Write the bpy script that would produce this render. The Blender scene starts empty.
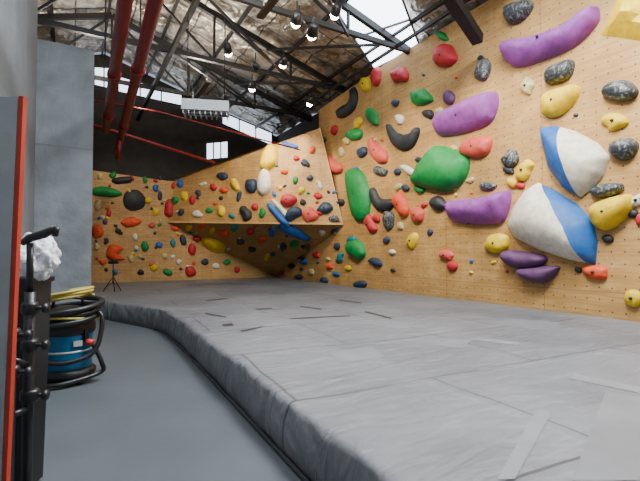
import bpy, bmesh, math, random
from mathutils import Vector, Matrix, noise
from mathutils.geometry import delaunay_2d_cdt
random.seed(7)
S=bpy.context.scene
# ---------------------------------------------------------------- camera model
FP=427.0; YAW=math.radians(30.16); PIT=math.atan(11.5/FP)
CAM=Vector((0,0,1.5))
R=Vector((math.cos(YAW),-math.sin(YAW),0)); F0=Vector((math.sin(YAW),math.cos(YAW),0)); Z=Vector((0,0,1))
F=F0*math.cos(PIT)+Z*math.sin(PIT); U=Z*math.cos(PIT)-F0*math.sin(PIT)
def ray(x,y): return F+R*((x-320)/FP)+U*((240.5-y)/FP)
def hit(x,y,o,n):
    r=ray(x,y); return CAM+r*((Vector(o)-CAM).dot(n)/r.dot(n))
def at_depth(x,y,d): return CAM+ray(x,y)*d
def on_z(x,y,z=0): return hit(x,y,(0,0,z),Z)
cd=bpy.data.cameras.new('camera'); cam=bpy.data.objects.new('camera',cd); S.collection.objects.link(cam)
cd.sensor_width=36; cd.lens=FP/640*36; cd.clip_start=.05
M=Matrix((R,U,-F)).transposed().to_4x4(); M.translation=CAM; cam.matrix_world=M; S.camera=cam
# ---------------------------------------------------------------- materials
def lin(c):
    return tuple(((v/255)/12.92 if v/255<=.04045 else ((v/255+.055)/1.055)**2.4) for v in c)+(1,)
def mat(name,rgb,rough=.5,metal=0,var=.12,vscale=6,bump=.0,bscale=40,emit=0,spec=.5):
    m=bpy.data.materials.new(name); m.use_nodes=True; nt=m.node_tree; N=nt.nodes; L=nt.links
    b=N['Principled BSDF']; b.inputs['Roughness'].default_value=rough; b.inputs['Metallic'].default_value=metal
    b.inputs['Specular IOR Level'].default_value=spec
    c=lin(rgb)
    tc=N.new('ShaderNodeTexCoord'); n=N.new('ShaderNodeTexNoise'); n.inputs['Scale'].default_value=vscale; n.inputs['Detail'].default_value=5
    L.new(tc.outputs['Object'],n.inputs['Vector'])
    r=N.new('ShaderNodeValToRGB'); r.color_ramp.elements[0].position=.3; r.color_ramp.elements[1].position=.7
    r.color_ramp.elements[0].color=tuple(v*(1-var) for v in c[:3])+(1,); r.color_ramp.elements[1].color=tuple(min(1,v*(1+var)) for v in c[:3])+(1,)
    L.new(n.outputs['Fac'],r.inputs['Fac']); L.new(r.outputs['Color'],b.inputs['Base Color'])
    if bump>0:
        n2=N.new('ShaderNodeTexNoise'); n2.inputs['Scale'].default_value=bscale; n2.inputs['Detail'].default_value=6
        L.new(tc.outputs['Object'],n2.inputs['Vector'])
        bp=N.new('ShaderNodeBump'); bp.inputs['Strength'].default_value=bump; bp.inputs['Distance'].default_value=.03
        L.new(n2.outputs['Fac'],bp.inputs['Height']); L.new(bp.outputs['Normal'],b.inputs['Normal'])
    if emit:
        b.inputs['Emission Color'].default_value=c; b.inputs['Emission Strength'].default_value=emit
    return m
HC={'r':(164,34,42),'y':(204,172,22),'g':(14,120,54),'k':(34,37,40),'o':(200,72,34),'b':(30,86,150),'w':(200,194,176),
    'p':(134,68,142),'v':(84,52,88),'c':(186,74,60),'t':(22,112,112),'n':(38,52,70),'e':(176,166,112)}
HM={k:mat('hold_'+k,v,.55,0,.18,9,.2,60,spec=.35) for k,v in HC.items()}
def marble():
    m=mat('hold_marble',(60,64,66),.5); nt=m.node_tree
    r=[n for n in nt.nodes if n.type=='VALTORGB'][0]; n=[n for n in nt.nodes if n.type=='TEX_NOISE'][0]
    n.inputs['Scale'].default_value=7; n.inputs['Distortion'].default_value=3
    r.color_ramp.elements[0].position=.5; r.color_ramp.elements[1].position=.68
    r.color_ramp.elements[0].color=lin((38,44,48)); r.color_ramp.elements[1].color=lin((128,130,124)); return m
HM['m']=marble()
def plywood():
    m=bpy.data.materials.new('plywood'); m.use_nodes=True; nt=m.node_tree; N=nt.nodes; L=nt.links; b=N['Principled BSDF']
    b.inputs['Roughness'].default_value=.62
    uv=N.new('ShaderNodeUVMap')
    def vm(op,a,bb=None):
        n=N.new('ShaderNodeVectorMath'); n.operation=op; L.new(a,n.inputs[0])
        if bb is not None: n.inputs[1].default_value=bb
        return n
    def mm(op,a,v):
        n=N.new('ShaderNodeMath'); n.operation=op; L.new(a,n.inputs[0]); n.inputs[1].default_value=v; return n
    s=vm('MULTIPLY',uv.outputs[0],(5,5,0)); f=vm('FRACTION',s.outputs[0]); d=vm('SUBTRACT',f.outputs[0],(.5,.5,0)); l=vm('LENGTH',d.outputs[0])
    dot=mm('LESS_THAN',l.outputs['Value'],.07)
    s2=vm('MULTIPLY',uv.outputs[0],(1/2.44,1/1.22,0)); f2=vm('FRACTION',s2.outputs[0]); sp=N.new('ShaderNodeSeparateXYZ'); L.new(f2.outputs[0],sp.inputs[0])
    a=mm('LESS_THAN',sp.outputs[0],.004); c=mm('LESS_THAN',sp.outputs[1],.007)
    mx=N.new('ShaderNodeMath'); mx.operation='MAXIMUM'; L.new(a.outputs[0],mx.inputs[0]); L.new(c.outputs[0],mx.inputs[1])
    gs=vm('MULTIPLY',uv.outputs[0],(1.2,14,0)); g=N.new('ShaderNodeTexNoise'); g.inputs['Scale'].default_value=1.4; g.inputs['Detail'].default_value=8; g.inputs['Distortion'].default_value=.6
    L.new(gs.outputs[0],g.inputs['Vector'])
    r=N.new('ShaderNodeValToRGB'); r.color_ramp.elements[0].position=.3; r.color_ramp.elements[1].position=.72
    r.color_ramp.elements[0].color=lin((160,119,62)); r.color_ramp.elements[1].color=lin((190,150,88)); L.new(g.outputs['Fac'],r.inputs['Fac'])
    n2=N.new('ShaderNodeTexNoise'); n2.inputs['Scale'].default_value=1.1; n2.inputs['Detail'].default_value=7; L.new(uv.outputs[0],n2.inputs['Vector'])
    r2=N.new('ShaderNodeValToRGB'); r2.color_ramp.elements[0].position=.35; r2.color_ramp.elements[1].position=.75
    r2.color_ramp.elements[0].color=(.72,.7,.68,1); r2.color_ramp.elements[1].color=(1.08,1.1,1.12,1); L.new(n2.outputs['Fac'],r2.inputs['Fac'])
    mu=N.new('ShaderNodeMixRGB'); mu.blend_type='MULTIPLY'; mu.inputs[0].default_value=1; L.new(r.outputs[0],mu.inputs[1]); L.new(r2.outputs[0],mu.inputs[2])
    n4=N.new('ShaderNodeTexNoise'); n4.inputs['Scale'].default_value=3.2; n4.inputs['Detail'].default_value=9; n4.inputs['Roughness'].default_value=.7; L.new(uv.outputs[0],n4.inputs['Vector'])
    r4=N.new('ShaderNodeValToRGB'); r4.color_ramp.elements[0].position=.55; r4.color_ramp.elements[1].position=.8; r4.color_ramp.elements[1].color=(.45,.45,.45,1); L.new(n4.outputs['Fac'],r4.inputs['Fac'])
    m0=N.new('ShaderNodeMixRGB'); L.new(r4.outputs[0],m0.inputs[0]); L.new(mu.outputs[0],m0.inputs[1]); m0.inputs[2].default_value=lin((206,186,150))
    m1=N.new('ShaderNodeMixRGB'); L.new(mx.outputs[0],m1.inputs[0]); L.new(m0.outputs[0],m1.inputs[1]); m1.inputs[2].default_value=lin((120,84,46))
    m2=N.new('ShaderNodeMixRGB'); L.new(dot.outputs[0],m2.inputs[0]); L.new(m1.outputs[0],m2.inputs[1]); m2.inputs[2].default_value=lin((70,50,30))
    L.new(m2.outputs[0],b.inputs['Base Color']); return m
PLY=plywood()
STEEL=mat('dark_steel',(22,21,22),.55,.2,.2); FRAME=mat('window_frame',(50,52,54),.6)
REDP=mat('red_pipe_paint',(122,18,24),.4,0,.15)
CONC=mat('concrete_wall_paint',(112,118,122),.75,0,.14,1.4,.35,9)
CONC2=mat('concrete_column',(116,123,128),.8,0,.26,1.8,.5,7)
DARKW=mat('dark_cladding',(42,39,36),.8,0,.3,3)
BLACK=mat('black_plastic',(20,20,22),.4); BLUE=mat('blue_tank',(10,92,132),.3); YEL=mat('yellow_hose',(176,160,70),.5)
WHITEB=mat('white_plastic_bag',(225,228,232),.35,0,.06,20,.5,30); GREY=mat('grey_metal',(170,173,175),.45,.2)
REDM=mat('red_paint',(172,50,30),.45); DOORM=mat('door_grey',(160,164,168),.5)
SKYG=mat('skylight_polycarbonate',(225,238,255),.4,0,.1,2,emit=8)
WING=mat('window_glass_daylight',(210,225,245),.3,0,.3,1.2,emit=3.4)
LAMPE=mat('lamp_lens',(255,238,208),.4,emit=50)
def foil():
    m=bpy.data.materials.new('foil_insulation'); m.use_nodes=True; nt=m.node_tree; N=nt.nodes; L=nt.links; b=N['Principled BSDF']
    b.inputs['Roughness'].default_value=.33; b.inputs['Metallic'].default_value=.65
    tc=N.new('ShaderNodeTexCoord'); n=N.new('ShaderNodeTexNoise'); n.inputs['Scale'].default_value=1.7; n.inputs['Detail'].default_value=10; n.inputs['Roughness'].default_value=.7; n.inputs['Distortion'].default_value=.8
    L.new(tc.outputs['Object'],n.inputs['Vector']); r=N.new('ShaderNodeValToRGB')
    r.color_ramp.elements[0].position=.34; r.color_ramp.elements[1].position=.64
    r.color_ramp.elements[0].color=lin((104,90,74)); r.color_ramp.elements[1].color=lin((222,216,206)); L.new(n.outputs['Fac'],r.inputs['Fac'])
    br=N.new('ShaderNodeTexBrick'); br.offset=0; br.inputs['Scale'].default_value=1; br.inputs['Brick Width'].default_value=1.6; br.inputs['Row Height'].default_value=1.15
    br.inputs['Mortar Size'].default_value=.022; br.inputs['Color1'].default_value=(1,1,1,1); br.inputs['Color2'].default_value=(.66,.64,.61,1); br.inputs['Mortar'].default_value=(.12,.11,.1,1)
    L.new(tc.outputs['Object'],br.inputs['Vector'])
    mu=N.new('ShaderNodeMixRGB'); mu.blend_type='MULTIPLY'; mu.inputs[0].default_value=1; L.new(r.outputs[0],mu.inputs[1]); L.new(br.outputs['Color'],mu.inputs[2]); L.new(mu.outputs[0],b.inputs['Base Color'])
    v=N.new('ShaderNodeTexVoronoi'); v.feature='F1'; v.inputs['Scale'].default_value=4.5
    nd=N.new('ShaderNodeTexNoise'); nd.inputs['Scale'].default_value=3; nd.inputs['Detail'].default_value=5; L.new(tc.outputs['Object'],nd.inputs['Vector'])
    sc=N.new('ShaderNodeVectorMath'); sc.operation='MULTIPLY_ADD'; L.new(nd.outputs['Color'],sc.inputs[0]); sc.inputs[1].default_value=(.5,.5,0); L.new(tc.outputs['Object'],sc.inputs[2]); L.new(sc.outputs[0],v.inputs['Vector'])
    bp=N.new('ShaderNodeBump'); bp.inputs['Strength'].default_value=.7; bp.inputs['Distance'].default_value=.1
    L.new(v.outputs['Distance'],bp.inputs['Height']); L.new(bp.outputs[0],b.inputs['Normal']); return m
FOIL=foil()
def matvinyl():
    m=bpy.data.materials.new('grey_vinyl_mat'); m.use_nodes=True; nt=m.node_tree; N=nt.nodes; L=nt.links; b=N['Principled BSDF']
    b.inputs['Roughness'].default_value=.46
    tc=N.new('ShaderNodeTexCoord')
    n=N.new('ShaderNodeTexNoise'); n.inputs['Scale'].default_value=.8; n.inputs['Detail'].default_value=6; n.inputs['Roughness'].default_value=.55; L.new(tc.outputs['Object'],n.inputs['Vector'])
    r=N.new('ShaderNodeValToRGB'); r.color_ramp.elements[0].position=.3; r.color_ramp.elements[1].position=.72
    r.color_ramp.elements[0].color=lin((94,96,100)); r.color_ramp.elements[1].color=lin((121,123,126)); L.new(n.outputs['Fac'],r.inputs['Fac'])
    def brick(rot,bw,rh,col2,mort,off,ms):
        mp=N.new('ShaderNodeMapping'); mp.inputs['Rotation'].default_value=(0,0,math.radians(rot)); mp.inputs['Location'].default_value=off; L.new(tc.outputs['Object'],mp.inputs['Vector'])
        nd=N.new('ShaderNodeTexNoise'); nd.inputs['Scale'].default_value=1.3; L.new(tc.outputs['Object'],nd.inputs['Vector'])
        sc=N.new('ShaderNodeVectorMath'); sc.operation='MULTIPLY_ADD'; L.new(nd.outputs['Color'],sc.inputs[0]); sc.inputs[1].default_value=(.08,.08,0); L.new(mp.outputs[0],sc.inputs[2])
        br=N.new('ShaderNodeTexBrick'); br.inputs['Scale'].default_value=1; br.inputs['Brick Width'].default_value=bw; br.inputs['Row Height'].default_value=rh
        br.inputs['Mortar Size'].default_value=ms; br.inputs['Color1'].default_value=(1,1,1,1); br.inputs['Color2'].default_value=(col2,col2,col2,1); br.inputs['Mortar'].default_value=(mort,mort,mort,1)
        L.new(sc.outputs[0],br.inputs['Vector']); return br
    def mul(a,bb,f):
        mu=N.new('ShaderNodeMixRGB'); mu.blend_type='MULTIPLY'; mu.inputs[0].default_value=f; L.new(a,mu.inputs[1]); L.new(bb,mu.inputs[2]); return mu.outputs[0]
    c=mul(r.outputs['Color'],brick(4,2.6,1.5,.84,.24,(0,0,0),.012).outputs['Color'],.9)
    c=mul(c,brick(4,2.6,1.5,1.0,1.16,(.12,.1,0),.022).outputs['Color'],.8)
    c=mul(c,brick(-9,4.1,3.3,.94,.5,(.7,.4,0),.008).outputs['Color'],.8)
    mps=N.new('ShaderNodeMapping'); mps.inputs['Rotation'].default_value=(0,0,.9); mps.inputs['Scale'].default_value=(.7,4,1); L.new(tc.outputs['Object'],mps.inputs['Vector'])
    ns=N.new('ShaderNodeTexNoise'); ns.inputs['Scale'].default_value=2.2; ns.inputs['Detail'].default_value=9; ns.inputs['Roughness'].default_value=.7; L.new(mps.outputs[0],ns.inputs['Vector'])
    rs=N.new('ShaderNodeValToRGB'); rs.color_ramp.elements[0].position=.53; rs.color_ramp.elements[1].position=.72; rs.color_ramp.elements[1].color=(.38,.38,.38,1); L.new(ns.outputs['Fac'],rs.inputs['Fac'])
    mm_=N.new('ShaderNodeMixRGB'); L.new(rs.outputs[0],mm_.inputs[0]); L.new(c,mm_.inputs[1]); mm_.inputs[2].default_value=lin((154,155,157))
    L.new(mm_.outputs[0],b.inputs['Base Color'])
    mp2=N.new('ShaderNodeMapping'); mp2.inputs['Rotation'].default_value=(0,0,.5); mp2.inputs['Scale'].default_value=(1,2.6,1.2); L.new(tc.outputs['Object'],mp2.inputs['Vector'])
    n3=N.new('ShaderNodeTexNoise'); n3.inputs['Scale'].default_value=1.5; n3.inputs['Detail'].default_value=2.6; n3.inputs['Distortion'].default_value=1.5; L.new(mp2.outputs[0],n3.inputs['Vector'])
    bp=N.new('ShaderNodeBump'); bp.inputs['Strength'].default_value=.6; bp.inputs['Distance'].default_value=.07; L.new(n3.outputs['Fac'],bp.inputs['Height'])
    L.new(bp.outputs[0],b.inputs['Normal'])
    return m
VINYL=matvinyl(); TAPE_GAP=mat('dark_tape_and_gap',(50,51,54),.5)  # dark tone for tape strips and for the shadow line under the mat
FLOORM=mat('floor_paint',(78,84,88),.42,0,.14,1.1,.06,8)
# ---------------------------------------------------------------- builder
class B:
    def __init__(s): s.v=[];s.f=[];s.mi=[];s.mats=[];s.sm=[]
    def m(s,mt):
        if mt not in s.mats: s.mats.append(mt)
        return s.mats.index(mt)
    def add(s,vs,fs,mt,smooth=False):
        o=len(s.v); s.v+= [tuple(v) for v in vs]; i=s.m(mt)
        for f in fs: s.f.append([o+k for k in f]); s.mi.append(i); s.sm.append(smooth)
    def beam(s,p,q,w,h,mt,up=Z):
        p=Vector(p);q=Vector(q);d=(q-p).normalized(); a=d.cross(up)
        if a.length<1e-3: a=d.cross(Vector((1,0,0)))
        a.normalize(); b=a.cross(d); vs=[]
        for c in (p,q):
            for sx,sy in((-1,-1),(1,-1),(1,1),(-1,1)): vs.append(c+a*sx*w/2+b*sy*h/2)
        s.add(vs,[(0,1,2,3),(7,6,5,4),(0,4,5,1),(1,5,6,2),(2,6,7,3),(3,7,4,0)],mt)
    def box(s,c,sz,mt,rot=0):
        c=Vector(c); d=Vector((math.cos(rot),math.sin(rot),0))
        s.beam(c-d*sz[0]/2,c+d*sz[0]/2,sz[1],sz[2],mt)
    def tube(s,pts,r,mt,n=12,closed=False):
        pts=[Vector(p) for p in pts]; m=len(pts); a=None; vs=[]; fs=[]
        for i,p in enumerate(pts):
            if closed: d=pts[(i+1)%m]-pts[i-1]
            else: d=pts[min(i+1,m-1)]-pts[max(i-1,0)]
            d.normalize()
            if a is None:
                a=d.cross(Z); 
                if a.length<1e-2: a=d.cross(Vector((1,0,0)))
            a=(a-d*a.dot(d)).normalized(); b=d.cross(a)
            rr=r[i] if isinstance(r,(list,tuple)) else r
            for k in range(n):
                t=2*math.pi*k/n; vs.append(p+(a*math.cos(t)+b*math.sin(t))*rr)
        for i in range(m if closed else m-1):
            j=(i+1)%m
            for k in range(n): fs.append((i*n+k,i*n+(k+1)%n,j*n+(k+1)%n,j*n+k))
        if not closed: fs+= [tuple(range(n))[::-1],tuple((m-1)*n+k for k in range(n))]
        s.add(vs,fs,mt,True)
    def lathe(s,c,prof,mt,n=28,axis=None):
        c=Vector(c); ax=Vector(axis or (0,0,1)).normalized(); q=Z.rotation_difference(ax); vs=[];fs=[]
        for r,z in prof:
            for k in range(n):
                t=2*math.pi*k/n; vs.append(c+q@Vector((r*math.cos(t),r*math.sin(t),z)))
        for i in range(len(prof)-1):
            for k in range(n): fs.append((i*n+k,i*n+(k+1)%n,(i+1)*n+(k+1)%n,(i+1)*n+k))
        s.add(vs,fs,mt,True)
    def done(s,name,parent=None,auto=True):
        me=bpy.data.meshes.new(name); 
        vs=[Vector(v) for v in s.v]; c=sum(vs,Vector())/len(vs)
        me.from_pydata([tuple(v-c) for v in vs],[],s.f)
        for mt in s.mats: me.materials.append(mt)
        for p,i,sm in zip(me.polygons,s.mi,s.sm): p.material_index=i; p.use_smooth=sm
        me.update(); o=bpy.data.objects.new(name,me); o.location=c; S.collection.objects.link(o)
        if parent: o.parent=parent
        return o
def raw(name,vs,fs,mt,smooth=False,uvs=None,solid=0,off=-1):
    me=bpy.data.meshes.new(name); me.from_pydata([tuple(v) for v in vs],[],fs)
    for x in (mt if isinstance(mt,list) else [mt]): me.materials.append(x)
    if uvs:
        l=me.uv_layers.new(name='UVMap')
        for lp in me.loops: l.data[lp.index].uv=uvs[lp.vertex_index]
    for p in me.polygons: p.use_smooth=smooth
    me.update(); o=bpy.data.objects.new(name,me); S.collection.objects.link(o)
    if solid:
        md=o.modifiers.new('s','SOLIDIFY'); md.thickness=solid; md.offset=off
    return o
# ---------------------------------------------------------------- dimensions
WU=7.745; WV=17.2; RU=1.0; RZ=9.2; EU=8.3
def roofz(u): return RZ-(u-RU)*.3056 if u>RU else RZ-(RU-u)*.3056
raw('floor',[(-5.2,-4.2,0),(EU,-4.2,0),(EU,18.5,0),(-5.2,18.5,0)],[(0,1,2,3)],FLOORM)
# mat -------------------------------------------------------------
fr=[Vector((-.8,12.3,0)),Vector((.25,11.55,0))]
for p in [(100,318),(125,323),(150,328),(163,332),(172,339),(185,350),(230,397),(310,481)]: fr.append(on_z(*p))
fr.append(Vector((1.3,.5,0))); fr.append(Vector((1.25,-3.5,0)))
def catmull(P,n,closed=False):
    out=[]; m=len(P)
    rng=range(m if closed else m-1)
    for i in rng:
        if closed: a,b,c,d=P[i-1],P[i],P[(i+1)%m],P[(i+2)%m]
        else: a,b,c,d=P[max(i-1,0)],P[i],P[i+1],P[min(i+2,m-1)]
        for k in range(n):
            t=k/n; out.append(.5*((2*b)+(c-a)*t+(2*a-5*b+4*c-d)*t*t+(3*b-a-3*c+d)*t**3))
    if not closed: out.append(P[-1].copy())
    return out
dense=catmull(fr,24)
def resample(P,n):
    L=[0]
    for i in range(1,len(P)): L.append(L[-1]+(P[i]-P[i-1]).length)
    out=[];j=0
    for k in range(n+1):
        t=L[-1]*k/n
        while j<len(P)-2 and L[j+1]<t: j+=1
        w=(t-L[j])/max(1e-9,L[j+1]-L[j]); out.append(P[j].lerp(P[j+1],min(1,max(0,w))))
    return out
NP=520; fp=resample(dense,NP)
TZ=.4
def ridged(x,y,s): return 1-min(1,abs(noise.noise(Vector((x,y,s))))*5)
def matz(u,v):
    z=TZ+.022*noise.noise(Vector((u*.55,v*.55,3)))+.006*noise.noise(Vector((u*1.7,v*1.7,9)))
    r_=ridged(u*.5+v*.25,v*.35-u*.2,2); z+=.008*r_*r_
    return z
corner=.42
def back(t):
    if t<corner: k=t/corner; return Vector((-1+k*(WU-.02+1),WV-.02,0))
    k=(t-corner)/(1-corner); return Vector((WU-.02,WV-.02-k*(WV+3.5),0))
prof=[(0,0),(-.02,.04),(-.03,.09),(-.034,.15),(-.03,.21),(-.022,.27),(-.01,.32),(0,.352),(.014,.377),(.034,.392),(.065,.399),(.11,.4),(.16,.4)]
NT=90; vs=[];fs=[]; W=len(prof)+NT
for i,p in enumerate(fp):
    d=(fp[min(i+1,NP)]-fp[max(i-1,0)]).normalized(); nrm=Vector((-d.y,d.x,0)); s=i/NP*21
    for ins,z in prof:
        wr=.028*noise.noise(Vector((s*1.1,z*2,1)))+.012*noise.noise(Vector((s*2.6+z*4,z*3,7)))
        r_=ridged(s*1.1+z*2.2,z*1.2,4); wr+=.014*r_*r_*min(1,z*6)*(1 if z<.36 else .4)
        seam=.025*math.exp(-((s%2.3-.95)/.025)**2) if .02<z<.37 else 0
        q=p+nrm*(ins+(wr+seam if z>.01 else 0)); zz=z
        if z>.34: zz=z-TZ+matz(q.x,q.y)
        vs.append((q.x,q.y,zz))
    st=p+nrm*(.16+.028*noise.noise(Vector((s*1.1,.8,1)))); en=back(i/NP)
    for k in range(1,NT+1):
        q=st.lerp(en,(k/NT)**1.3); vs.append((q.x,q.y,matz(q.x,q.y)))
for i in range(NP):
    for k in range(W-1): fs.append((i*W+k,(i+1)*W+k,(i+1)*W+k+1,i*W+k+1))
matobj=raw('crash_mat',vs,fs,VINYL,True)
bm=bmesh.new(); bm.from_mesh(matobj.data); bmesh.ops.recalc_face_normals(bm,faces=bm.faces)
bm.to_mesh(matobj.data); bm.free()
b=B(); b.tube([p+Vector((0,0,.012))+Vector((-.03,0,0)) for p in fp[36::2]],.02,TAPE_GAP,6); b.done('mat_shadow_gap_trim')  # black trim strip, its dark colour standing in for the shadow gap at the floor
def patch(name,quad,mt,n=12,lift=.004):
    c=[on_z(x,y,TZ) for x,y in quad]; vs=[];fs=[]
    for i in range(n+1):
        for j in range(n+1):
            a=c[0].lerp(c[1],i/n); e=c[3].lerp(c[2],i/n); q=a.lerp(e,j/n); vs.append((q.x,q.y,matz(q.x,q.y)+lift))
    for i in range(n):
        for j in range(n): fs.append((i*(n+1)+j,(i+1)*(n+1)+j,(i+1)*(n+1)+j+1,i*(n+1)+j+1))
    return raw(name,vs,fs,mt,True)
TAPE2=mat('faded_tape',(119,121,124),.5,0,.16,3); TAPE3=mat('worn_vinyl_patch',(110,112,115),.48,0,.16,2)
for q in [[(536,412),(552,414),(515,481),(497,481)],[(575,374),(640,388),(640,394),(570,379)],[(478,338),(520,343),(518,346),(476,341)]]:
    patch('mat_tape_patch',q,TAPE2)
for q in [[(606,392),(640,398),(640,481),(572,481)],[(420,336),(470,341),(464,349),(412,343)],[(505,318),(560,323),(556,331),(498,326)],[(255,296),(310,293),(318,298),(260,301)],[(330,352),(372,346),(386,356),(342,363)]]:
    patch('mat_tape_patch',q,TAPE3,14,.003)
for q in [[(222,324),(232,323),(234,325.5),(224,326.5)],[(240,331),(262,327),(263,328),(242,332.5)],[(366,311),(392,318),(391,319),(364,312)],
          [(205,300),(228,298),(229,299),(206,301)],[(300,306),(322,309),(321,310),(300,307)],[(290,318),(350,315),(350,316),(290,319)],[(206,313),(226,317),(226,318),(205,314)],[(340,300),(362,303),(361,304),(339,301)],[(255,309),(272,308),(272,309),(256,310)]]:
    patch('mat_repair_strip',q,TAPE_GAP)
# ---------------------------------------------------------------- climbing walls
def wall_poly(name,pts,o,e1,e2,flip=False,solid=.06):
    pts=[Vector(p) for p in pts]; o=Vector(o)
    uv=[((p-o).dot(e1)+50*2.44,(p-o).dot(e2)+.4) for p in pts]
    f=list(range(len(pts)))
    return raw(name,pts,[f[::-1] if flip else f],PLY,False,uv,solid)
E_v=Vector((0,-1,0)); E_u=Vector((1,0,0))
wall_poly('wall_right',[(WU,WV,0),(WU,-3.5,0),(WU,-3.5,7.0),(WU,9,6.95),(WU,13.4,6.7),(WU,13.4,5.0),(WU,WV,4.6)],(WU,0,0),E_v,Z)
ftl=hit(92,167,(0,WV,0),Vector((0,1,0))).z
wall_poly('wall_back',[(-1.2,WV,0),(WU,WV,0),(WU,WV,4.6),(3.2,WV,4.25),(-1.2,WV,ftl)],(0,WV,0),E_u,Z)
NR=Vector((-1,0,0)); NB=Vector((0,-1,0))
Lp=hit(168,222,(0,WV,0),NB); Rp=hit(343,224,(WU,0,0),NR); Tr0=hit(320,128,(WU,0,0),NR)
Tr=at_depth(320,128,14.9); Cp=Vector((WU-.02,WV-.02,.42))
pn=(Rp-Lp).cross(Tr-Lp).normalized()
if pn.dot(CAM-Lp)<0: pn=-pn
Tl=hit(168,181,Lp,pn)
pe1=(Rp-Lp).normalized(); pe2=pn.cross(pe1)
if pe2.z<0: pe2=-pe2
un=(Rp-Lp).cross(Cp-Lp).normalized()
if un.dot(CAM-Lp)<0: un=-un
ue1=pe1; ue2=un.cross(ue1)
if ue2.z<0: ue2=-ue2
def uvp(p,o,a,c): return ((p-o).dot(a),(p-o).dot(c))
me_v=[Lp,Rp,Tr,Tl, Lp,Rp,Cp, Tr,Rp,Tr0, Tl,Tr,Tr0,Vector((Tl.x,WV,Tl.z))]
uvs=[uvp(p,Lp,pe1,pe2) for p in me_v[:4]]+[uvp(p,Lp,ue1,ue2) for p in me_v[4:7]]+[(p.y,p.z) for p in me_v[7:10]]+[(p.x,p.y) for p in me_v[10:]]
raw('climbing_wall_overhang',me_v,[(0,1,2,3),(4,6,5),(7,8,9),(10,11,12,13)],PLY,False,uvs)
b=B(); EDG=mat('ply_edge',(190,150,92),.6); b.beam(Lp+pn*.02,Rp+pn*.02,.05,.06,EDG); b.beam(Rp+pn*.02,Tr+pn*.02,.03,.03,EDG,up=pn); b.done('trim_2')
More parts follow.
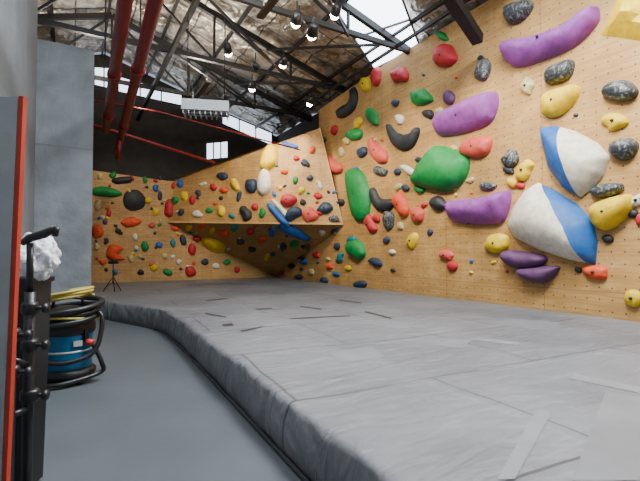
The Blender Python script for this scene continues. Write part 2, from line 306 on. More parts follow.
# ---------------------------------------------------------------- holds
PL={'R':(Vector((WU,0,0)),E_v,Z,NR),'B':(Vector((0,WV,0)),E_u,Z,NB),'P':(Lp,pe1,pe2,pn),'U':(Lp,ue1,ue2,un)}
def inpoly(x,y,P):
    c=False; j=len(P)-1
    for i in range(len(P)):
        if (P[i][1]>y)!=(P[j][1]>y) and x<(P[j][0]-P[i][0])*(y-P[i][1])/(P[j][1]-P[i][1])+P[i][0]: c=not c
        j=i
    return c
def surf(x,y):
    if inpoly(x,y,[(168,222),(168,181),(320,128),(343,224)]): return 'P'
    if inpoly(x,y,[(168,222),(343,224),(262,277)]): return 'U'
    return 'R' if x>270 else 'B'
def segd(p,a,c):
    ab=c-a; t=max(0,min(1,(p-a).dot(ab)/max(1e-12,ab.dot(ab)))); return (p-a-ab*t).length
def inflate(bld,px,key,T,mt,smooth=True,p=2.0,mt2=None,split=None,tilt=0,bolt=False,res=5,nz=.18,sh=None):
    o,e1,e2,n=PL[key]
    if sh is None: sh=smooth
    def to2(x,y):
        h=hit(x,y,o+n*T*.3,n)-o; return Vector((h.dot(e1),h.dot(e2)))
    pts=[to2(x,y) for x,y in px]
    if smooth: out=catmull(pts,6,True)
    else:
        out=[]
        for i in range(len(pts)):
            a,c=pts[i],pts[(i+1)%len(pts)]
            for k in range(4): out.append(a.lerp(c,k/4))
    m=len(out); O=[tuple(q) for q in out]
    area=sum(out[i].x*out[(i+1)%m].y-out[(i+1)%m].x*out[i].y for i in range(m))
    if area<0: out.reverse(); O.reverse()
    def dist(q): return min(segd(q,out[i],out[(i+1)%m]) for i in range(m))
    xs=[q.x for q in out]; ys=[q.y for q in out]; w=max(xs)-min(xs); hh=max(ys)-min(ys); sp=min(w,hh)/res/1.3
    SL=None; SP=[]
    if split:
        SL=[to2(*q) for q in split]
        for i in range(len(SL)-1):
            for k in range(10):
                q=SL[i].lerp(SL[i+1],k/10)
                if inpoly(q.x,q.y,O) and dist(q)>.01: SP.append(q)
    ins=[]; x=min(xs)+sp*.5; r=0
    while x<max(xs):
        y=min(ys)+sp*.5*(1+r%2)*.9
        while y<max(ys):
            q=Vector((x,y))
            if inpoly(x,y,O): ins.append((q,dist(q)))
            y+=sp
        x+=sp*.87; r+=1
    if not ins: return
    dm=max(d for _,d in ins)
    def nearS(q): return any((q-s_).length<sp*.55 for s_ in SP)
    P=[q for q in out]
    for fr_ in (.07,.25):
        for i in range(m):
            t=(out[(i+1)%m]-out[i-1]).normalized(); q=out[i]+Vector((-t.y,t.x))*dm*fr_
            if inpoly(q.x,q.y,O) and dist(q)>dm*fr_*.85 and not nearS(q): P.append(q)
    for q,d in ins:
        if d>dm*.4 and not nearS(q): P.append(q)
    E=[]
    if SP:
        s0=len(P); P+=SP; E=[(s0+i,s0+i+1) for i in range(len(SP)-1)]
    res_=delaunay_2d_cdt(P,E,[list(range(m))],1,1e-5)
    V=res_[0]; Fc=res_[2]; sd=random.random()*50
    H=[]
    cy=sum(ys)/len(ys)
    for q in V:
        d=min(1,dist(q)/dm); h=T*max(0,1-(1-d)**p)**(1/p)
        h*=1+nz*noise.noise(Vector((q.x*6,q.y*6,sd)))
        if tilt: h*=1+tilt*(q.y-cy)/max(hh,1e-3)*2
        H.append(h+.001)
    vv=[o+e1*q.x+e2*q.y+n*h for q,h in zip(V,H)]
    fA=[];fB=[]
    for f in Fc:
        f=list(f); a,c,d=[vv[k] for k in f[:3]]
        if (c-a).cross(d-a).dot(n)<0: f.reverse()
        if SL:
            cc=sum((V[k] for k in f),Vector((0,0)))/len(f)
            best=min(range(len(SL)-1),key=lambda i:segd(cc,SL[i],SL[i+1])); a2,b2=SL[best],SL[best+1]
            (fB if (b2-a2).x*(cc-a2).y-(b2-a2).y*(cc-a2).x<0 else fA).append(f)
        else: fA.append(f)
    bld.add(vv,fA,mt,sh)
    if fB: bld.add(vv,fB,mt2,sh)
    if bolt:
        c2=Vector((sum(xs)/m,sum(ys)/m)); bld.lathe(o+e1*c2.x+e2*c2.y+n*T*.93,[(.0,.03),(.022,.03),(.026,.0)],BLACK,10,axis=tuple(n))
def big(name,px,T,c,**k):
    b=B(); cx=sum(p[0] for p in px)/len(px); cy=sum(p[1] for p in px)/len(px)
    inflate(b,px,surf(cx,cy),T,HM[c],**k); return b.done(name)
big('yellow_climbing_volume',[(598,34),(612,2),(618,-12),(660,-16),(660,44),(628,38)],.3,'y',smooth=False,p=1.05,nz=0)
big('purple_climbing_hold',[(502,48),(508,40),(530,36),(560,26),(590,6),(597,10),(594,24),(572,46),(540,60),(514,67),(503,58)],.32,'p',tilt=.35,bolt=True)
big('purple_climbing_hold',[(434,121),(440,112),(462,101),(490,91),(496,97),(494,112),(486,124),(462,133),(440,136),(434,130)],.32,'p',tilt=.35,bolt=True)
big('purple_climbing_hold',[(446,206),(452,200),(480,197),(504,190),(509,196),(506,212),(498,223),(470,224),(450,220)],.3,'p',tilt=.35,bolt=True)
big('green_climbing_hold',[(411,183),(415,168),(428,150),(438,145),(462,154),(467,165),(462,180),(450,190),(430,190)],.36,'g',bolt=True)
big('green_climbing_hold',[(345,174),(351,168),(360,171),(366,182),(369,200),(367,216),(360,222),(352,216),(347,196)],.24,'g',bolt=True)
big('white_blue_climbing_volume',[(536,127),(552,125),(572,130),(594,142),(607,156),(601,174),(590,187),(577,197),(560,187),(546,168)],.36,'w',smooth=False,sh=True,p=1.6,nz=0,mt2=HM['b'],split=[(580,204),(576,192),(570,166),(562,140),(556,118)][::-1],res=14)
big('white_blue_climbing_volume',[(505,226),(510,208),(522,190),(534,182),(552,190),(575,205),(590,222),(594,242),(592,265),(566,260),(535,250),(512,238)],.42,'w',smooth=False,sh=True,p=1.6,nz=0,mt2=HM['b'],split=[(588,272),(582,258),(570,228),(552,200),(528,172)],res=14)
big('yellow_climbing_hold',[(540,108),(542,96),(552,89),(574,84),(578,92),(570,106),(556,116),(544,116)],.25,'y',bolt=True)
big('yellow_climbing_hold',[(590,206),(606,198),(628,194),(632,206),(624,218),(606,230),(594,226),(589,216)],.28,'y',bolt=True)
big('black_climbing_hold',[(386,127),(389,124),(396,132),(407,134),(415,127),(419,131),(413,146),(402,151),(391,143)],.16,'k')
big('black_climbing_hold',[(336,112),(340,107),(349,101),(350,91),(354,87),(357,96),(354,109),(345,117),(338,118)],.16,'k')
big('black_climbing_hold',[(370,190),(374,188),(380,198),(390,199),(394,203),(388,211),(378,211),(371,202)],.14,'k')
big('coral_climbing_hold',[(368,142),(372,137),(376,143),(386,152),(386,162),(378,163),(370,154)],.16,'c',bolt=True)
big('coral_climbing_hold',[(460,154),(464,141),(476,136),(490,138),(488,152),(476,158)],.2,'c',bolt=True)
big('coral_climbing_hold',[(326,160),(329,155),(334,160),(342,166),(340,173),(333,173),(328,167)],.18,'c')
big('violet_climbing_hold',[(500,255),(508,250),(538,254),(546,260),(536,267),(510,267)],.22,'v')
big('violet_climbing_hold',[(516,270),(530,267),(556,266),(556,272),(544,283),(524,280)],.22,'v')
big('marble_climbing_hold',[(544,74),(552,65),(570,59),(573,66),(568,78),(556,83),(546,84)],.22,'m')
big('marble_climbing_hold',[(601,92),(608,83),(624,79),(636,88),(634,97),(620,101),(606,98)],.22,'m')
big('marble_climbing_hold',[(608,152),(612,142),(626,137),(637,144),(632,156),(620,160)],.22,'m')
big('marble_climbing_hold',[(590,190),(600,184),(620,183),(622,190),(610,197),(594,197)],.16,'m')
big('marble_climbing_hold',[(503,14),(508,4),(526,-1),(532,5),(524,18),(510,24)],.22,'m')
big('marble_climbing_hold',[(474,74),(480,60),(487,59),(490,68),(485,80),(477,80)],.16,'m')
big('yellow_climbing_hold',[(259,164),(262,152),(270,143),(277,148),(276,162),(268,169),(261,169)],.25,'y')
big('white_climbing_hold',[(257,190),(258,176),(264,168),(269,174),(270,188),(263,195)],.2,'w')
big('yellow_climbing_hold',[(198,247),(202,239),(212,240),(224,246),(222,254),(210,255)],.25,'y')
big('blue_climbing_volume',[(266,203),(270,202),(290,222),(288,227),(280,224),(268,209)],.18,'b',smooth=False,sh=True,p=1.4,nz=0,res=8)
big('blue_climbing_volume',[(276,229),(281,223),(298,229),(311,239),(308,243),(290,237)],.18,'b',smooth=False,sh=True,p=1.4,nz=0)
big('white_climbing_hold',[(272,201),(276,201),(292,217),(291,221),(286,219)],.14,'w',p=1.5,nz=0)
big('green_climbing_hold',[(92,189),(104,186),(120,191),(122,195),(112,197),(94,195)],.18,'g')
big('black_climbing_hold',[(123,199),(127,191),(138,190),(146,199),(143,208),(132,211),(125,207)],.12,'k',p=1.3)
big('orange_climbing_hold',[(107,250),(112,244),(124,248),(120,252),(119,255),(125,259),(114,261),(107,257)],.2,'o')
SH=[(444,56,22,25,0,'r'),(420,97,18,21,30,'g'),(442,36,13,8,-30,'g'),(399,75,16,19,30,'r'),(376,76,11,18,10,'r'),(365,84,11,16,0,'y'),
(372,116,12,17,20,'g'),(395,103,7,9,0,'n'),(358,122,8,12,0,'y'),(351,107,6,6,0,'m'),(354,135,14,13,0,'g'),(347,141,8,8,0,'e'),(449,97,12,14,30,'v'),(428,114,10,10,0,'k'),
(440,111,8,8,0,'e'),(399,119,9,10,0,'w'),(362,152,9,12,0,'n'),(334,130,8,12,0,'r'),(323,140,7,7,0,'n'),(341,152,7,10,0,'e'),
(380,171,15,9,-20,'m'),(408,170,16,8,-20,'w'),(401,205,16,22,30,'o'),(388,220,12,18,10,'m'),(370,224,11,18,30,'r'),(376,218,8,10,0,'r'),(412,241,11,17,0,'y'),(417,215,14,14,20,'c'),
(438,204,15,17,30,'k'),(430,232,6,6,0,'n'),(446,255,17,11,-20,'c'),(452,266,12,9,-40,'r'),(355,250,18,18,-40,'g'),(352,240,10,8,0,'t'),(375,262,14,9,0,'n'),(360,284,12,9,0,'n'),
(497,243,27,19,10,'y'),(524,170,18,17,20,'y'),(527,86,12,18,10,'e'),(510,159,19,17,0,'m'),(512,182,11,11,0,'y'),(520,186,10,7,0,'r'),(487,186,18,9,0,'m'),(508,170,12,8,0,'k'),
(483,117,8,8,0,'n'),(446,170,7,7,0,'n'),(470,180,8,6,0,'e'),(434,181,6,6,0,'k'),(615,121,28,17,10,'y'),(595,272,28,15,-10,'o'),(633,298,20,17,0,'y'),(608,239,12,9,0,'k'),
(636,30,10,8,0,'k'),(632,214,12,9,0,'k'),(637,200,16,12,30,'w'),(639,219,8,12,0,'r'),(578,270,8,6,0,'k'),(480,58,6,5,0,'k'),
(419,160,8,6,0,'k'),(454,148,6,6,0,'e'),(397,172,7,7,0,'n'),(405,188,8,7,0,'n'),(398,187,6,8,0,'e'),(419,190,10,8,0,'g'),(424,205,6,6,0,'r'),
(340,202,10,9,0,'k'),(325,208,16,12,30,'n'),(310,215,14,18,30,'c'),(322,212,12,8,30,'r'),(334,219,14,8,-10,'m'),(288,200,16,14,0,'r'),(301,190,8,10,0,'y'),(295,180,7,9,0,'g'),(310,178,8,8,0,'n'),
(320,185,6,9,0,'w'),(305,163,8,12,30,'n'),(312,150,8,8,0,'o'),(290,145,20,6,-4,'b'),(296,158,7,7,0,'r'),(284,172,8,8,0,'o'),(280,188,6,6,0,'y'),(251,185,12,16,20,'n'),(245,213,11,16,20,'k'),
(239,196,6,12,0,'n'),(235,184,9,16,0,'y'),(222,176,12,10,20,'n'),(224,190,10,7,0,'o'),(213,187,8,8,0,'r'),(203,184,8,6,0,'w'),(221,211,9,12,0,'y'),(209,210,8,7,0,'g'),(192,200,8,10,0,'r'),
(180,183,8,10,0,'b'),(184,196,8,12,0,'y'),(168,208,11,20,0,'r'),(175,200,8,10,0,'g'),(198,193,6,8,0,'n'),(181,212,8,8,0,'n'),(172,186,6,9,0,'r'),(255,207,8,9,0,'r'),(262,213,8,10,0,'g'),(274,194,5,7,0,'b'),
(197,214,12,8,0,'w'),(232,216,8,6,0,'t'),(293,213,18,14,0,'n'),(303,202,8,7,0,'k'),(318,196,10,8,0,'r'),
(122,180,20,9,0,'k'),(113,175,8,8,0,'g'),(100,176,7,8,0,'e'),(132,178,6,6,0,'r'),(145,180,6,9,0,'g'),(156,188,8,8,0,'b'),(160,178,5,5,0,'n'),(98,205,10,12,0,'e'),(109,213,7,8,0,'r'),(97,232,11,16,0,'o'),
(131,222,22,9,0,'o'),(145,246,10,12,0,'g'),(156,212,8,10,0,'y'),(152,225,9,8,0,'c'),(159,245,10,7,0,'b'),(148,200,8,7,0,'y'),(118,231,7,7,0,'k'),(135,237,7,7,0,'w'),(160,196,6,10,0,'n'),(105,222,6,6,0,'v'),
(97,247,7,9,0,'e'),(131,258,8,9,0,'e'),(154,268,10,8,0,'y'),(168,272,12,9,0,'g'),(191,271,14,12,0,'r'),(141,272,8,7,0,'k'),(115,272,7,7,0,'b'),(103,262,8,8,0,'o'),(179,262,7,7,0,'w'),(165,256,7,7,0,'e'),
(183,240,9,12,0,'n'),(173,243,7,10,0,'t'),(192,250,10,14,0,'r'),(197,239,10,8,0,'r'),(176,228,12,8,0,'o'),(188,228,9,7,0,'y'),(202,226,8,7,0,'o'),(212,231,8,7,0,'y'),(224,234,12,9,0,'o'),(234,228,10,8,0,'t'),
(205,262,10,8,0,'n'),(216,266,8,7,0,'w'),(227,262,8,7,0,'g'),(237,270,8,7,0,'r'),(240,242,10,8,0,'n'),(250,232,9,9,0,'r'),(252,250,9,7,0,'k'),(262,240,12,8,20,'o'),(272,232,9,12,0,'b'),(267,257,8,7,0,'y'),
(283,247,9,8,0,'n'),(294,244,14,7,0,'g'),(307,247,8,7,0,'m'),(299,235,7,7,0,'y'),(322,233,7,6,0,'w'),(334,231,8,7,0,'n'),(316,255,8,8,0,'r'),(304,262,8,7,0,'b'),(291,266,8,7,0,'k'),(311,272,7,8,0,'e'),(329,266,8,8,0,'o'),
(340,257,8,12,0,'t'),(324,280,9,8,0,'n'),(337,246,8,8,0,'n'),(298,277,10,7,0,'n'),(281,272,7,6,0,'r'),(336,274,8,6,0,'b'),(348,268,6,6,0,'y'),(392,252,7,6,0,'w'),(386,240,7,7,0,'n'),(400,226,7,7,0,'e')]
groups={}
MIDS={'r':'red','y':'yellow','g':'green','k':'black','o':'orange','b':'blue','w':'white','p':'purple','v':'violet','c':'coral','t':'teal','n':'navy','e':'beige','m':'marble'}
def outline(x,y,w,h,a):
    a=-math.radians(a+random.uniform(-15,15)); n=9; ph=random.random()*6; sq=random.uniform(.05,.3); P=[]
    for k in range(n):
        t=2*math.pi*k/n; r=1+sq*math.cos(2*t+ph)*.6+random.uniform(-.16,.16)
        X=w/2*r*math.cos(t); Y=h/2*r*math.sin(t); P.append((x+X*math.cos(a)-Y*math.sin(a),y+X*math.sin(a)+Y*math.cos(a)))
    return P
for (x,y,w,h,a,c) in SH:
    key=surf(x,y); o,e1,e2,n=PL[key]; d=(hit(x,y,o,n)-CAM).dot(F)
    if x<345 and w*h<170: w*=.84; h*=.84
    T=min(w,h)/FP*d*.42
    P=outline(x,y,w,h,a)
    if w*h>170:
        b=B(); inflate(b,P,key,T,HM[c],bolt=True); b.done(MIDS[c]+'_climbing_hold')
    else:
        g=groups.setdefault(key,B()); inflate(g,P,key,T,HM[c],res=3)
for i in range(170):
    if i<80: x=random.uniform(350,635); y=random.uniform(70,285)
    elif i<130: x=random.uniform(170,340); y=random.uniform(150,272)
    else: x=random.uniform(94,168); y=random.uniform(178,275)
    if i<80 and y<252-(x-70)*.6+20: continue
    if i>=80 and i<130 and y<240-(x-70)*.42: continue
    if i<80 and any(abs(x-s[0])<s[2]/2+6 and abs(y-s[1])<s[3]/2+6 for s in SH): continue
    if x>500 and 120<y<270: continue
    key=surf(x,y); sz=random.uniform(3,5)
    o,e1,e2,n=PL[key]; d=(hit(x,y,o,n)-CAM).dot(F)
    g=groups.setdefault(key,B()); inflate(g,outline(x,y,sz,sz*.8,0),key,sz/FP*d*.4,HM[random.choice('knrwyeogbkn')],res=3)
for k,g in groups.items(): g.done('small_climbing_holds')
# ---------------------------------------------------------------- building shell
raw('wall_left',[(-.70,-4.2,0),(-.70,10.79,0),(-.70,10.79,roofz(-.67)),(-.70,-4.2,roofz(-.67))],[(3,2,1,0)],CONC,solid=.2,off=1)
b=B(); b.beam((-.16,11.02,0),(-.16,11.02,6.05),1.08,.44,CONC2,up=Vector((0,1,0)))
for z in (1.9,3.8): b.beam((-.70,10.795,z),(.38,10.795,z),.012,.012,CONC)
b.done('concrete_column')
EW=18.4
def gable(u0,u1,v,z0): return [(u0,v,z0),(u1,v,z0),(u1,v,roofz(u1)),(RU,v,RZ),(u0,v,roofz(u0))]
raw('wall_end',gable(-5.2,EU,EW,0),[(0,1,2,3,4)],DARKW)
raw('wall_front',gable(-5.2,EU,-4.2,0),[(4,3,2,1,0)],CONC)
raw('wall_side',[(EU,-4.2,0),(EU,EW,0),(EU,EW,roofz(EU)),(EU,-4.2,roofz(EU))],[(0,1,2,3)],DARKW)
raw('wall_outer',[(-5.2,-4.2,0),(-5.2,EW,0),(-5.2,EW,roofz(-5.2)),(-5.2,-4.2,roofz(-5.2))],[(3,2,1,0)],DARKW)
us=[-5.2+i*(RU+5.2)/60 for i in range(61)]+[RU+i*(EU-RU)/90 for i in range(1,91)]; nv=240; vs=[];fs=[]
for u in us:
    for j in range(nv+1):
        v=-4.2+(EW+4.2)*j/nv; z=roofz(u)-.09*abs(math.sin(v*math.pi/1.15))+.03*noise.noise(Vector((u*1.5,v*1.5,0)))+.018*ridged(u*1.6,v*1.6,5)+.012*ridged(u*3.3,v*3.3,1)
        vs.append((u,v,z+.08))
for i in range(len(us)-1):
    for j in range(nv): fs.append((i*(nv+1)+j,i*(nv+1)+j+1,(i+1)*(nv+1)+j+1,(i+1)*(nv+1)+j))
raw('ceiling',vs,fs,FOIL,True)
slope=math.atan(.3056); rn=Vector((math.sin(slope),0,math.cos(slope)))
def skyq(idx,P,nu=2,nw=4):
    b=B(); P=[Vector(p) for p in P]; b.add(P,[(0,1,2,3)],SKYG)
    for k in range(nw+1): b.beam(P[0].lerp(P[1],k/nw)-Z*.03,P[3].lerp(P[2],k/nw)-Z*.03,.04,.05,FRAME)
    for k in range(nu+1): b.beam(P[0].lerp(P[3],k/nu)-Z*.03,P[1].lerp(P[2],k/nu)-Z*.03,.04,.05,FRAME)
    b.done('window_%d'%idx)
def rp(u,v): return (u,v,roofz(u)-.12)
o_r=Vector((RU,0,RZ-.12))
q=[hit(x,y,o_r,rn) for x,y in ((330,0),(374,68),(420,46),(398,-14))]
skyq(1,q,1,2)
skyq(2,[rp(3.4,1.0),rp(3.4,4.0),rp(6.4,4.0),rp(6.4,1.0)]); skyq(3,[rp(-.4,-1),rp(-.4,9),rp(.8,9),rp(.8,-1)],1,8)  # both out of view; the long one stretched as added fill toward the door
def endwin(idx,px):
    P=[hit(x,y,(0,EW-.08,0),NB) for x,y in px]; b=B(); b.add(P,[tuple(range(len(P)))[::-1]],WING)
    for i in range(len(P)): b.beam(P[i],P[(i+1)%len(P)],.06,.06,FRAME,up=Vector((0,1,0)))
    for k in (.33,.66): b.beam(P[0].lerp(P[1],k),P[3].lerp(P[2],k),.05,.05,FRAME,up=Vector((0,1,0)))
    b.done('window_%d'%idx)
endwin(4,[(84,66),(114,68),(114,90),(84,83)]); endwin(5,[(118,76),(182,94),(182,106),(118,92)])
endwin(6,[(222,112),(272,133),(272,146),(222,124)]); endwin(7,[(206,143),(228,141),(228,158),(206,160)])
# trusses
for v in (2.2,5.4,8.6,11.8,14.8):
    b=B(); zb=7.0
    for (ua,ub) in ((-5,RU),(RU,8.2)):
        b.beam((ua,v,roofz(ua)-.24),(ub,v,roofz(ub)-.24),.12,.16,STEEL)
    b.beam((-5,v,zb-.1),(8.2,v,zb-.1),.1,.12,STEEL)
    nodes=[-5,-3,-1,1,3.4,5.8,8.1]
    for i,u in enumerate(nodes):
        if 0<i<6: b.beam((u,v,zb-.1),(u,v,roofz(u)-.24),.06,.06,STEEL)
        if i<6:
            w=nodes[i+1]
            if u<1: b.beam((u,v,zb-.1),(w,v,roofz(w)-.24),.06,.06,STEEL)
            else: b.beam((u,v,roofz(u)-.24),(w,v,zb-.1),.06,.06,STEEL)
    b.done('roof_truss')
b=B()
for u in [-4.5,-3.2,-1.9,-.6,.9,2.5,4.1,5.7,7.2]: b.beam((u,-4,roofz(u)-.12),(u,18.3,roofz(u)-.12),.07,.1,STEEL)
b.done('roof_purlins')
b=B()
b.beam((2.2,-4,6.8),(2.2,18.3,6.8),.1,.14,STEEL)
for v0 in (2.2,5.4,8.6,11.6):
    b.beam((2.2,v0,6.8),(5.8,v0+3.2,6.8),.05,.05,STEEL)
    b.beam((7.2,v0,6.95),(5,v0+3.2,7.6),.06,.06,STEEL)
b.done('roof_bracing')
b=B(); b.beam((7.3,-1,7.05),(7.3,14.5,6.8),.07,.07,STEEL); b.beam(at_depth(478,40,9.0),at_depth(448,-6,8.0),.22,.2,STEEL); b.done('lighting_rail')
def pz(x,y,z): return on_z(x,y,z)
b=B(); a1=pz(125,2,4.7); a2=pz(106,130,4.7); d=(a1-a2).normalized(); b.tube([a2,a1,a1+d*4],.095,REDP,16)
for t in (.2,.6): b.tube([a2.lerp(a1,t),a2.lerp(a1,t)+d*.12],.12,REDP,16)
b.done('red_sprinkler_pipe')
b=B(); a1=pz(155,2,4.7); a2=pz(117,153,4.7); d=(a1-a2).normalized(); b.tube([a2,a1,a1+d*4],.095,REDP,16)
for t in (.35,.75): b.tube([a2.lerp(a1,t),a2.lerp(a1,t)+d*.12],.12,REDP,16)
b.done('red_sprinkler_pipe')
b=B(); b.tube([at_depth(88,124,11.5),at_depth(120,133,11.8),at_depth(215,163,13.5)],.045,REDP,12); b.tube([at_depth(120,133,11.8),at_depth(118,160,11.8)],.05,REDP,12)
b.tube([at_depth(92,100,11.5),at_depth(160,112,12.5),at_depth(300,150,14.4)],.022,REDP,12); b.done('red_branch_pipe')
for (x,y,dd) in ((105,60,7),(140,60,7)):
    b=B(); p=at_depth(x,y,dd); b.tube([p,Vector((p.x,p.y,roofz(p.x)-.2))],.012,STEEL,6); b.done('pipe_hanger_rod')
c=at_depth(206,111,9.5); b=B(); e=Vector((math.cos(-.35),math.sin(-.35),0)); pe=Vector((-e.y,e.x,0))
b.beam(c-e*.5+Z*.14,c+e*.5+Z*.14,.34,.12,GREY); b.beam(c-e*.5+Z*.02,c+e*.5+Z*.02,.46,.14,GREY)
for k in range(9): 
    q=c-e*.46+e*.92*k/8; b.beam(q-pe*.2-Z*.09,q+pe*.2-Z*.09,.02,.08,GREY)
for s_ in (-.1,.1): b.tube([c-e*.44+pe*s_-Z*.07,c+e*.44+pe*s_-Z*.07],.018,GREY,8)
for s_ in (-.4,.4): p=c+e*s_+Z*.18; b.tube([p,Vector((p.x,p.y,6.85))],.01,STEEL,6)
b.done('hanging_light_fixture')
# ---------------------------------------------------------------- spotlights
def spot(p,tgt,en,size=62,col=(1,.87,.70),bulb=False,k=1.0):
    p=Vector(p); d=(Vector(tgt)-p).normalized(); b=B()
    b.lathe(p,[(0,-.2*k),(.07*k,-.2*k),(.09*k,-.12*k),(.1*k,.0),(.085*k,.0),(.08*k,-.03),(0,-.03)],BLACK,18,axis=tuple(d))
    b.lathe(p,[(0,-.025),(.078*k,-.025)],LAMPE,18,axis=tuple(d))
    if bulb: b.lathe(p,[(.085*k,.0),(.085*k,.05),(.06*k,.1),(0,.12)],LAMPE,18,axis=tuple(d))
    b.tube([p-d*.1,p-d*.1+Z*.35],.015,BLACK,6); o=b.done('track_spotlight')
    l=bpy.data.lights.new('spot_lamp','SPOT'); l.energy=en; l.color=col; l.spot_size=math.radians(size); l.spot_blend=.8; l.shadow_soft_size=.12
    lo=bpy.data.objects.new('spot_lamp',l); S.collection.objects.link(lo); lo.rotation_euler=d.to_track_quat('-Z','Y').to_euler(); lo.parent=o; lo.location=(p+d*.16)-o.location
for v in (0.5,3,5.5,8,10.5,13): spot((4.2,v,6.35),(WU,v+.6,3.5),1080,58)
for px_ in ((283,64,12),(335,14,9.5),(312,34,8.5),(310,103,14),(252,88,13.5),(228,52,11),(296,22,9)):
    p=at_depth(*px_); spot(p,(6.3,16.5,2.6) if px_[0]<300 else (6.6,15.5,2.8),260,50,bulb=True,k=1.15)
spot((1.5,12.5,6.3),(2.5,WV,2.8),400,70)
def area(name,loc,sx,sy,en,col,tgt):
    l=bpy.data.lights.new(name,'AREA'); l.shape='RECTANGLE'; l.size=sx; l.size_y=sy; l.energy=en; l.color=col
    o=bpy.data.objects.new(name,l); S.collection.objects.link(o); o.location=loc; o.rotation_euler=(Vector(tgt)-Vector(loc)).to_track_quat('-Z','Y').to_euler()
area('unseen_skylight_lamp',(4.9,2.5,roofz(4.9)-.25),3,3,2200,(.95,.97,1),(4.2,2.8,0))  # lamp for a skylight out of view
area('unseen_skylight_lamp',(.2,4,roofz(.2)-.3),1.2,9.5,1300,(.92,.96,1),(.3,4,0))  # added fill: lengthened under the unseen skylight to reach the dark door
def ceiling_fill(u,v,en):  # invented fixture and lamp, added to brighten the ceiling foil from below
    b=B(); b.beam((u,v-1,6.2),(u,v+1,6.2),.14,.06,BLACK); b.beam((u,v-.95,6.235),(u,v+.95,6.235),.1,.006,LAMPE)
    for s_ in (-.8,.8): b.tube([(u,v+s_,6.2),(u,v+s_,7)],.008,STEEL,6)
    b.done('added_ceiling_fill'); area('ceiling_fill_lamp',(u,v,6.26),.15,1.9,en,(1,.93,.82),(u,v+.001,9))
for u,v in ((3.2,6.9),(3.2,12.6),(5.2,1.5),(.4,13.8)): ceiling_fill(u,v,200)
w=bpy.data.worlds.new('world'); S.world=w; w.use_nodes=True; w.node_tree.nodes['Background'].inputs[0].default_value=(.7,.8,1,1); w.node_tree.nodes['Background'].inputs[1].default_value=.6
# ---------------------------------------------------------------- vacuum cleaner
c=on_z(67,381); c.z=0; b=B()
b.lathe(c,[(0,.06),(.27,.06),(.3,.09),(.3,.14),(.26,.17),(.24,.17)],BLACK)
for k in range(4):
    t=k*math.pi/2+.5; q=c+Vector((math.cos(t)*.25,math.sin(t)*.25,.045)); b.lathe(q-Vector((0,.02,0)),[(0,0),(.04,0),(.045,.01),(.045,.03),(.04,.04),(0,.04)],BLACK,14,axis=(0,1,0))
    b.tube([q+Z*.02,q+Z*.07],.015,GREY,8)
b.lathe(c,[(.24,.16),(.255,.18),(.262,.3),(.262,.52),(.27,.54),(.27,.56),(.25,.57)],BLUE)
b.lathe(c,[(.262,.36),(.268,.365),(.268,.38),(.262,.385)],GREY)
b.lathe(c,[(.275,.56),(.29,.58),(.29,.66),(.27,.70),(.25,.78),(.2,.84),(.1,.87),(0,.875)],BLACK)
for s_ in (-.9,2.2,.6): 
    q=c+Vector((math.cos(s_),math.sin(s_),0))*.285+Z*.55; b.box(q,(.05,.05,.14),BLACK,s_)
b.tube([c+Vector((-.16,0,.84)),c+Vector((-.14,0,.95)),c+Vector((0,0,.98)),c+Vector((.14,0,.95)),c+Vector((.16,0,.84))],.02,BLACK,10)
b.box(c+Vector((.1,-.26,.47)),(.09,.02,.06),GREY,.3)
b.done('wet_dry_vacuum_cleaner')
def coil(c,rad,z0,turns,r,mt,pitch,seed,tilt=.04):
    pts=[]
    for i in range(int(turns*36)):
        t=i/36*2*math.pi; rr=rad*(1+.07*math.sin(t*.37+seed)+.03*math.sin(t*1.7)); pts.append(c+Vector((rr*math.cos(t),rr*math.sin(t),z0+pitch*i/36+tilt*math.sin(t+seed))))
    return pts
b=B(); p1=coil(c,.33,.68,3.2,.028,BLACK,.066,1)
b.tube(p1,.032,BLACK,10)
side=c+R*.36-F0*.05
b.tube(catmull([c+R*.2+Z*.8,c+R*.38+Z*.78,side+R*.05+Z*.55,side+Z*.35-F0*.1,c-F0*.3+Z*.28+R*.15,c-F0*.33+Z*.3-R*.1],8),.028,BLACK,10)
b.tube(catmull([c+R*.3+Z*.42,c+R*.4+Z*.22,c+R*.38+Z*.1,c+R*.1-F0*.32+Z*.05,c-R*.2-F0*.3+Z*.04],8),.026,BLACK,10)
b.done('vacuum_hose')
b=B(); b.tube(coil(c,.24,.95,3.3,.02,YEL,.03,2),.018,YEL,10); b.tube(coil(c,.345,.74,1,.02,YEL,.0,4),.014,YEL,10); b.done('yellow_hose_coil')
b=B(); b.lathe(c+R*.3-F0*.1+Z*.47,[(0,-.03),(.035,-.03),(.04,0),(.035,.05),(0,.06)],REDM,14,axis=tuple(R)); b.done('red_hose_connector')
D=2.3
def dp(x,y,d=D): return at_depth(x,y,d)
b=B()
g1=dp(12,330); g2=dp(30,292,2.45)
b.tube([Vector((g1.x,g1.y,0.03)),g1],.022,BLACK,12); b.tube([Vector((g2.x,g2.y,.03)),g2],.028,BLACK,12); b.tube([g2,dp(30,243,2.45)],.018,BLACK,12)
b.tube([dp(22,243,2.45),dp(30,238,2.45),dp(44,234,2.45),dp(57,227,2.45)],[.018,.024,.026,.016],BLACK,12)
b.tube([dp(57,227,2.45),dp(55,236,2.45)],.016,BLACK,10)
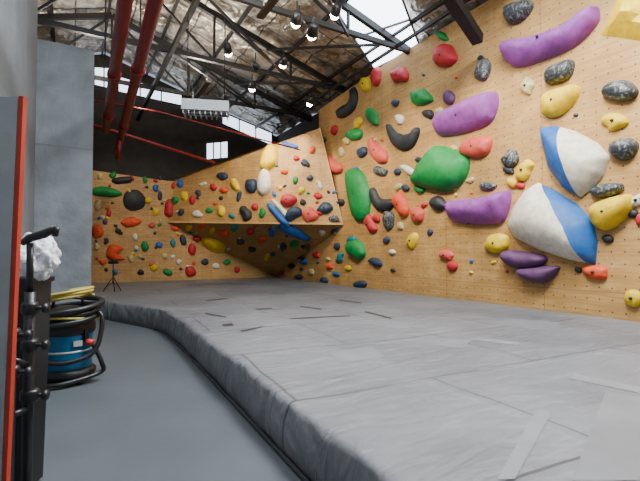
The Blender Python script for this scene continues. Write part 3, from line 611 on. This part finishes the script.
for (x,y,dd,r) in ((30,345,2.45,.045),(30,395,2.45,.05),(12,372,2.3,.04),(12,335,2.3,.045),(30,308,2.45,.045)):
    p=dp(x,y,dd); b.lathe(p,[(0,-.035),(r*.8,-.035),(r,-.02),(r,.02),(r*.8,.035),(0,.035)],BLACK,14)
    b.tube([p,p+R*.09],.012,BLACK,8); b.lathe(p+R*.09,[(0,-.012),(.026,-.01),(.03,.008),(0,.014)],BLACK,12,axis=tuple(R))
b.tube([dp(12,360),dp(30,365,2.45)],.018,BLACK,8); b.tube([dp(12,415),dp(30,408,2.45)],.018,BLACK,8)
for q in (g1,g2):
    for t in (0,2.1,4.2): b.tube([Vector((q.x,q.y,.12)),Vector((q.x+.13*math.cos(t),q.y+.13*math.sin(t),.015))],.012,BLACK,8)
b.done('equipment_stand')
b=B(); bc=dp(24,300,2.75)
b.add([bc+R*x*s-Z*(z)+F0*y*s for z,s in ((-.13,1),(1.17,.8)) for x,y in ((-.1,-.12),(.1,-.12),(.1,.12),(-.1,.12))],[(4,5,6,7),(0,1,5,4),(1,2,6,5),(2,3,7,6),(3,0,4,7)],BLACK)
for a_,c_ in (((-.105,-.125),(.105,-.125)),((.105,-.125),(.105,.125)),((.105,.125),(-.105,.125)),((-.105,.125),(-.105,-.125))):
    b.beam(bc+R*a_[0]+F0*a_[1]+Z*.13,bc+R*c_[0]+F0*c_[1]+Z*.13,.025,.03,BLACK)
b.done('waste_bin')
me=bpy.data.meshes.new('plastic_bag'); bm=bmesh.new(); bmesh.ops.create_icosphere(bm,subdivisions=5,radius=1)
for v in bm.verts:
    d=v.co.copy(); k=1+.28*noise.noise(d*1.8)+.16*noise.noise(d*4)+.07*noise.noise(d*9)
    v.co=Vector((d.x*.155*k,d.y*.13*k,d.z*.125*k+ (.04*max(0,d.z))))
for f in bm.faces: f.smooth=True
bm.to_mesh(me); bm.free(); me.materials.append(WHITEB); o=bpy.data.objects.new('plastic_bag',me); S.collection.objects.link(o); o.location=dp(33,261,2.75)
b=B(); t1=dp(23,97,2.2); t0=dp(6,481,2.2); dn=(t0-t1).normalized(); t0=t1+dn*(t1.z/(-dn.z)); 
b.beam(t0,t1,.024,.03,REDM,up=F0)
b.beam(t0-R*.165,t1-R*.165,.30,.03,DOORM,up=F0)
b.done('door_1')
base=on_z(113,292,TZ); base.z=matz(base.x,base.y); b=B(); top=base+Z*.8
b.tube([base+Z*.22,top],.018,BLACK,8)
for k in range(3):
    t=k*2.094+.6; b.tube([base+Z*.42,base+Vector((math.cos(t)*.26,math.sin(t)*.26,.012))],.014,BLACK,8); b.tube([base+Z*.24,base+Vector((math.cos(t)*.15,math.sin(t)*.15,.18))],.008,BLACK,6)
b.beam(top-R*.13,top+R*.13,.05,.07,BLACK); b.lathe(top,[(0,0),(.04,0),(.05,.04),(.03,.1),(0,.1)],BLACK,12)
b.done('tripod_stand')
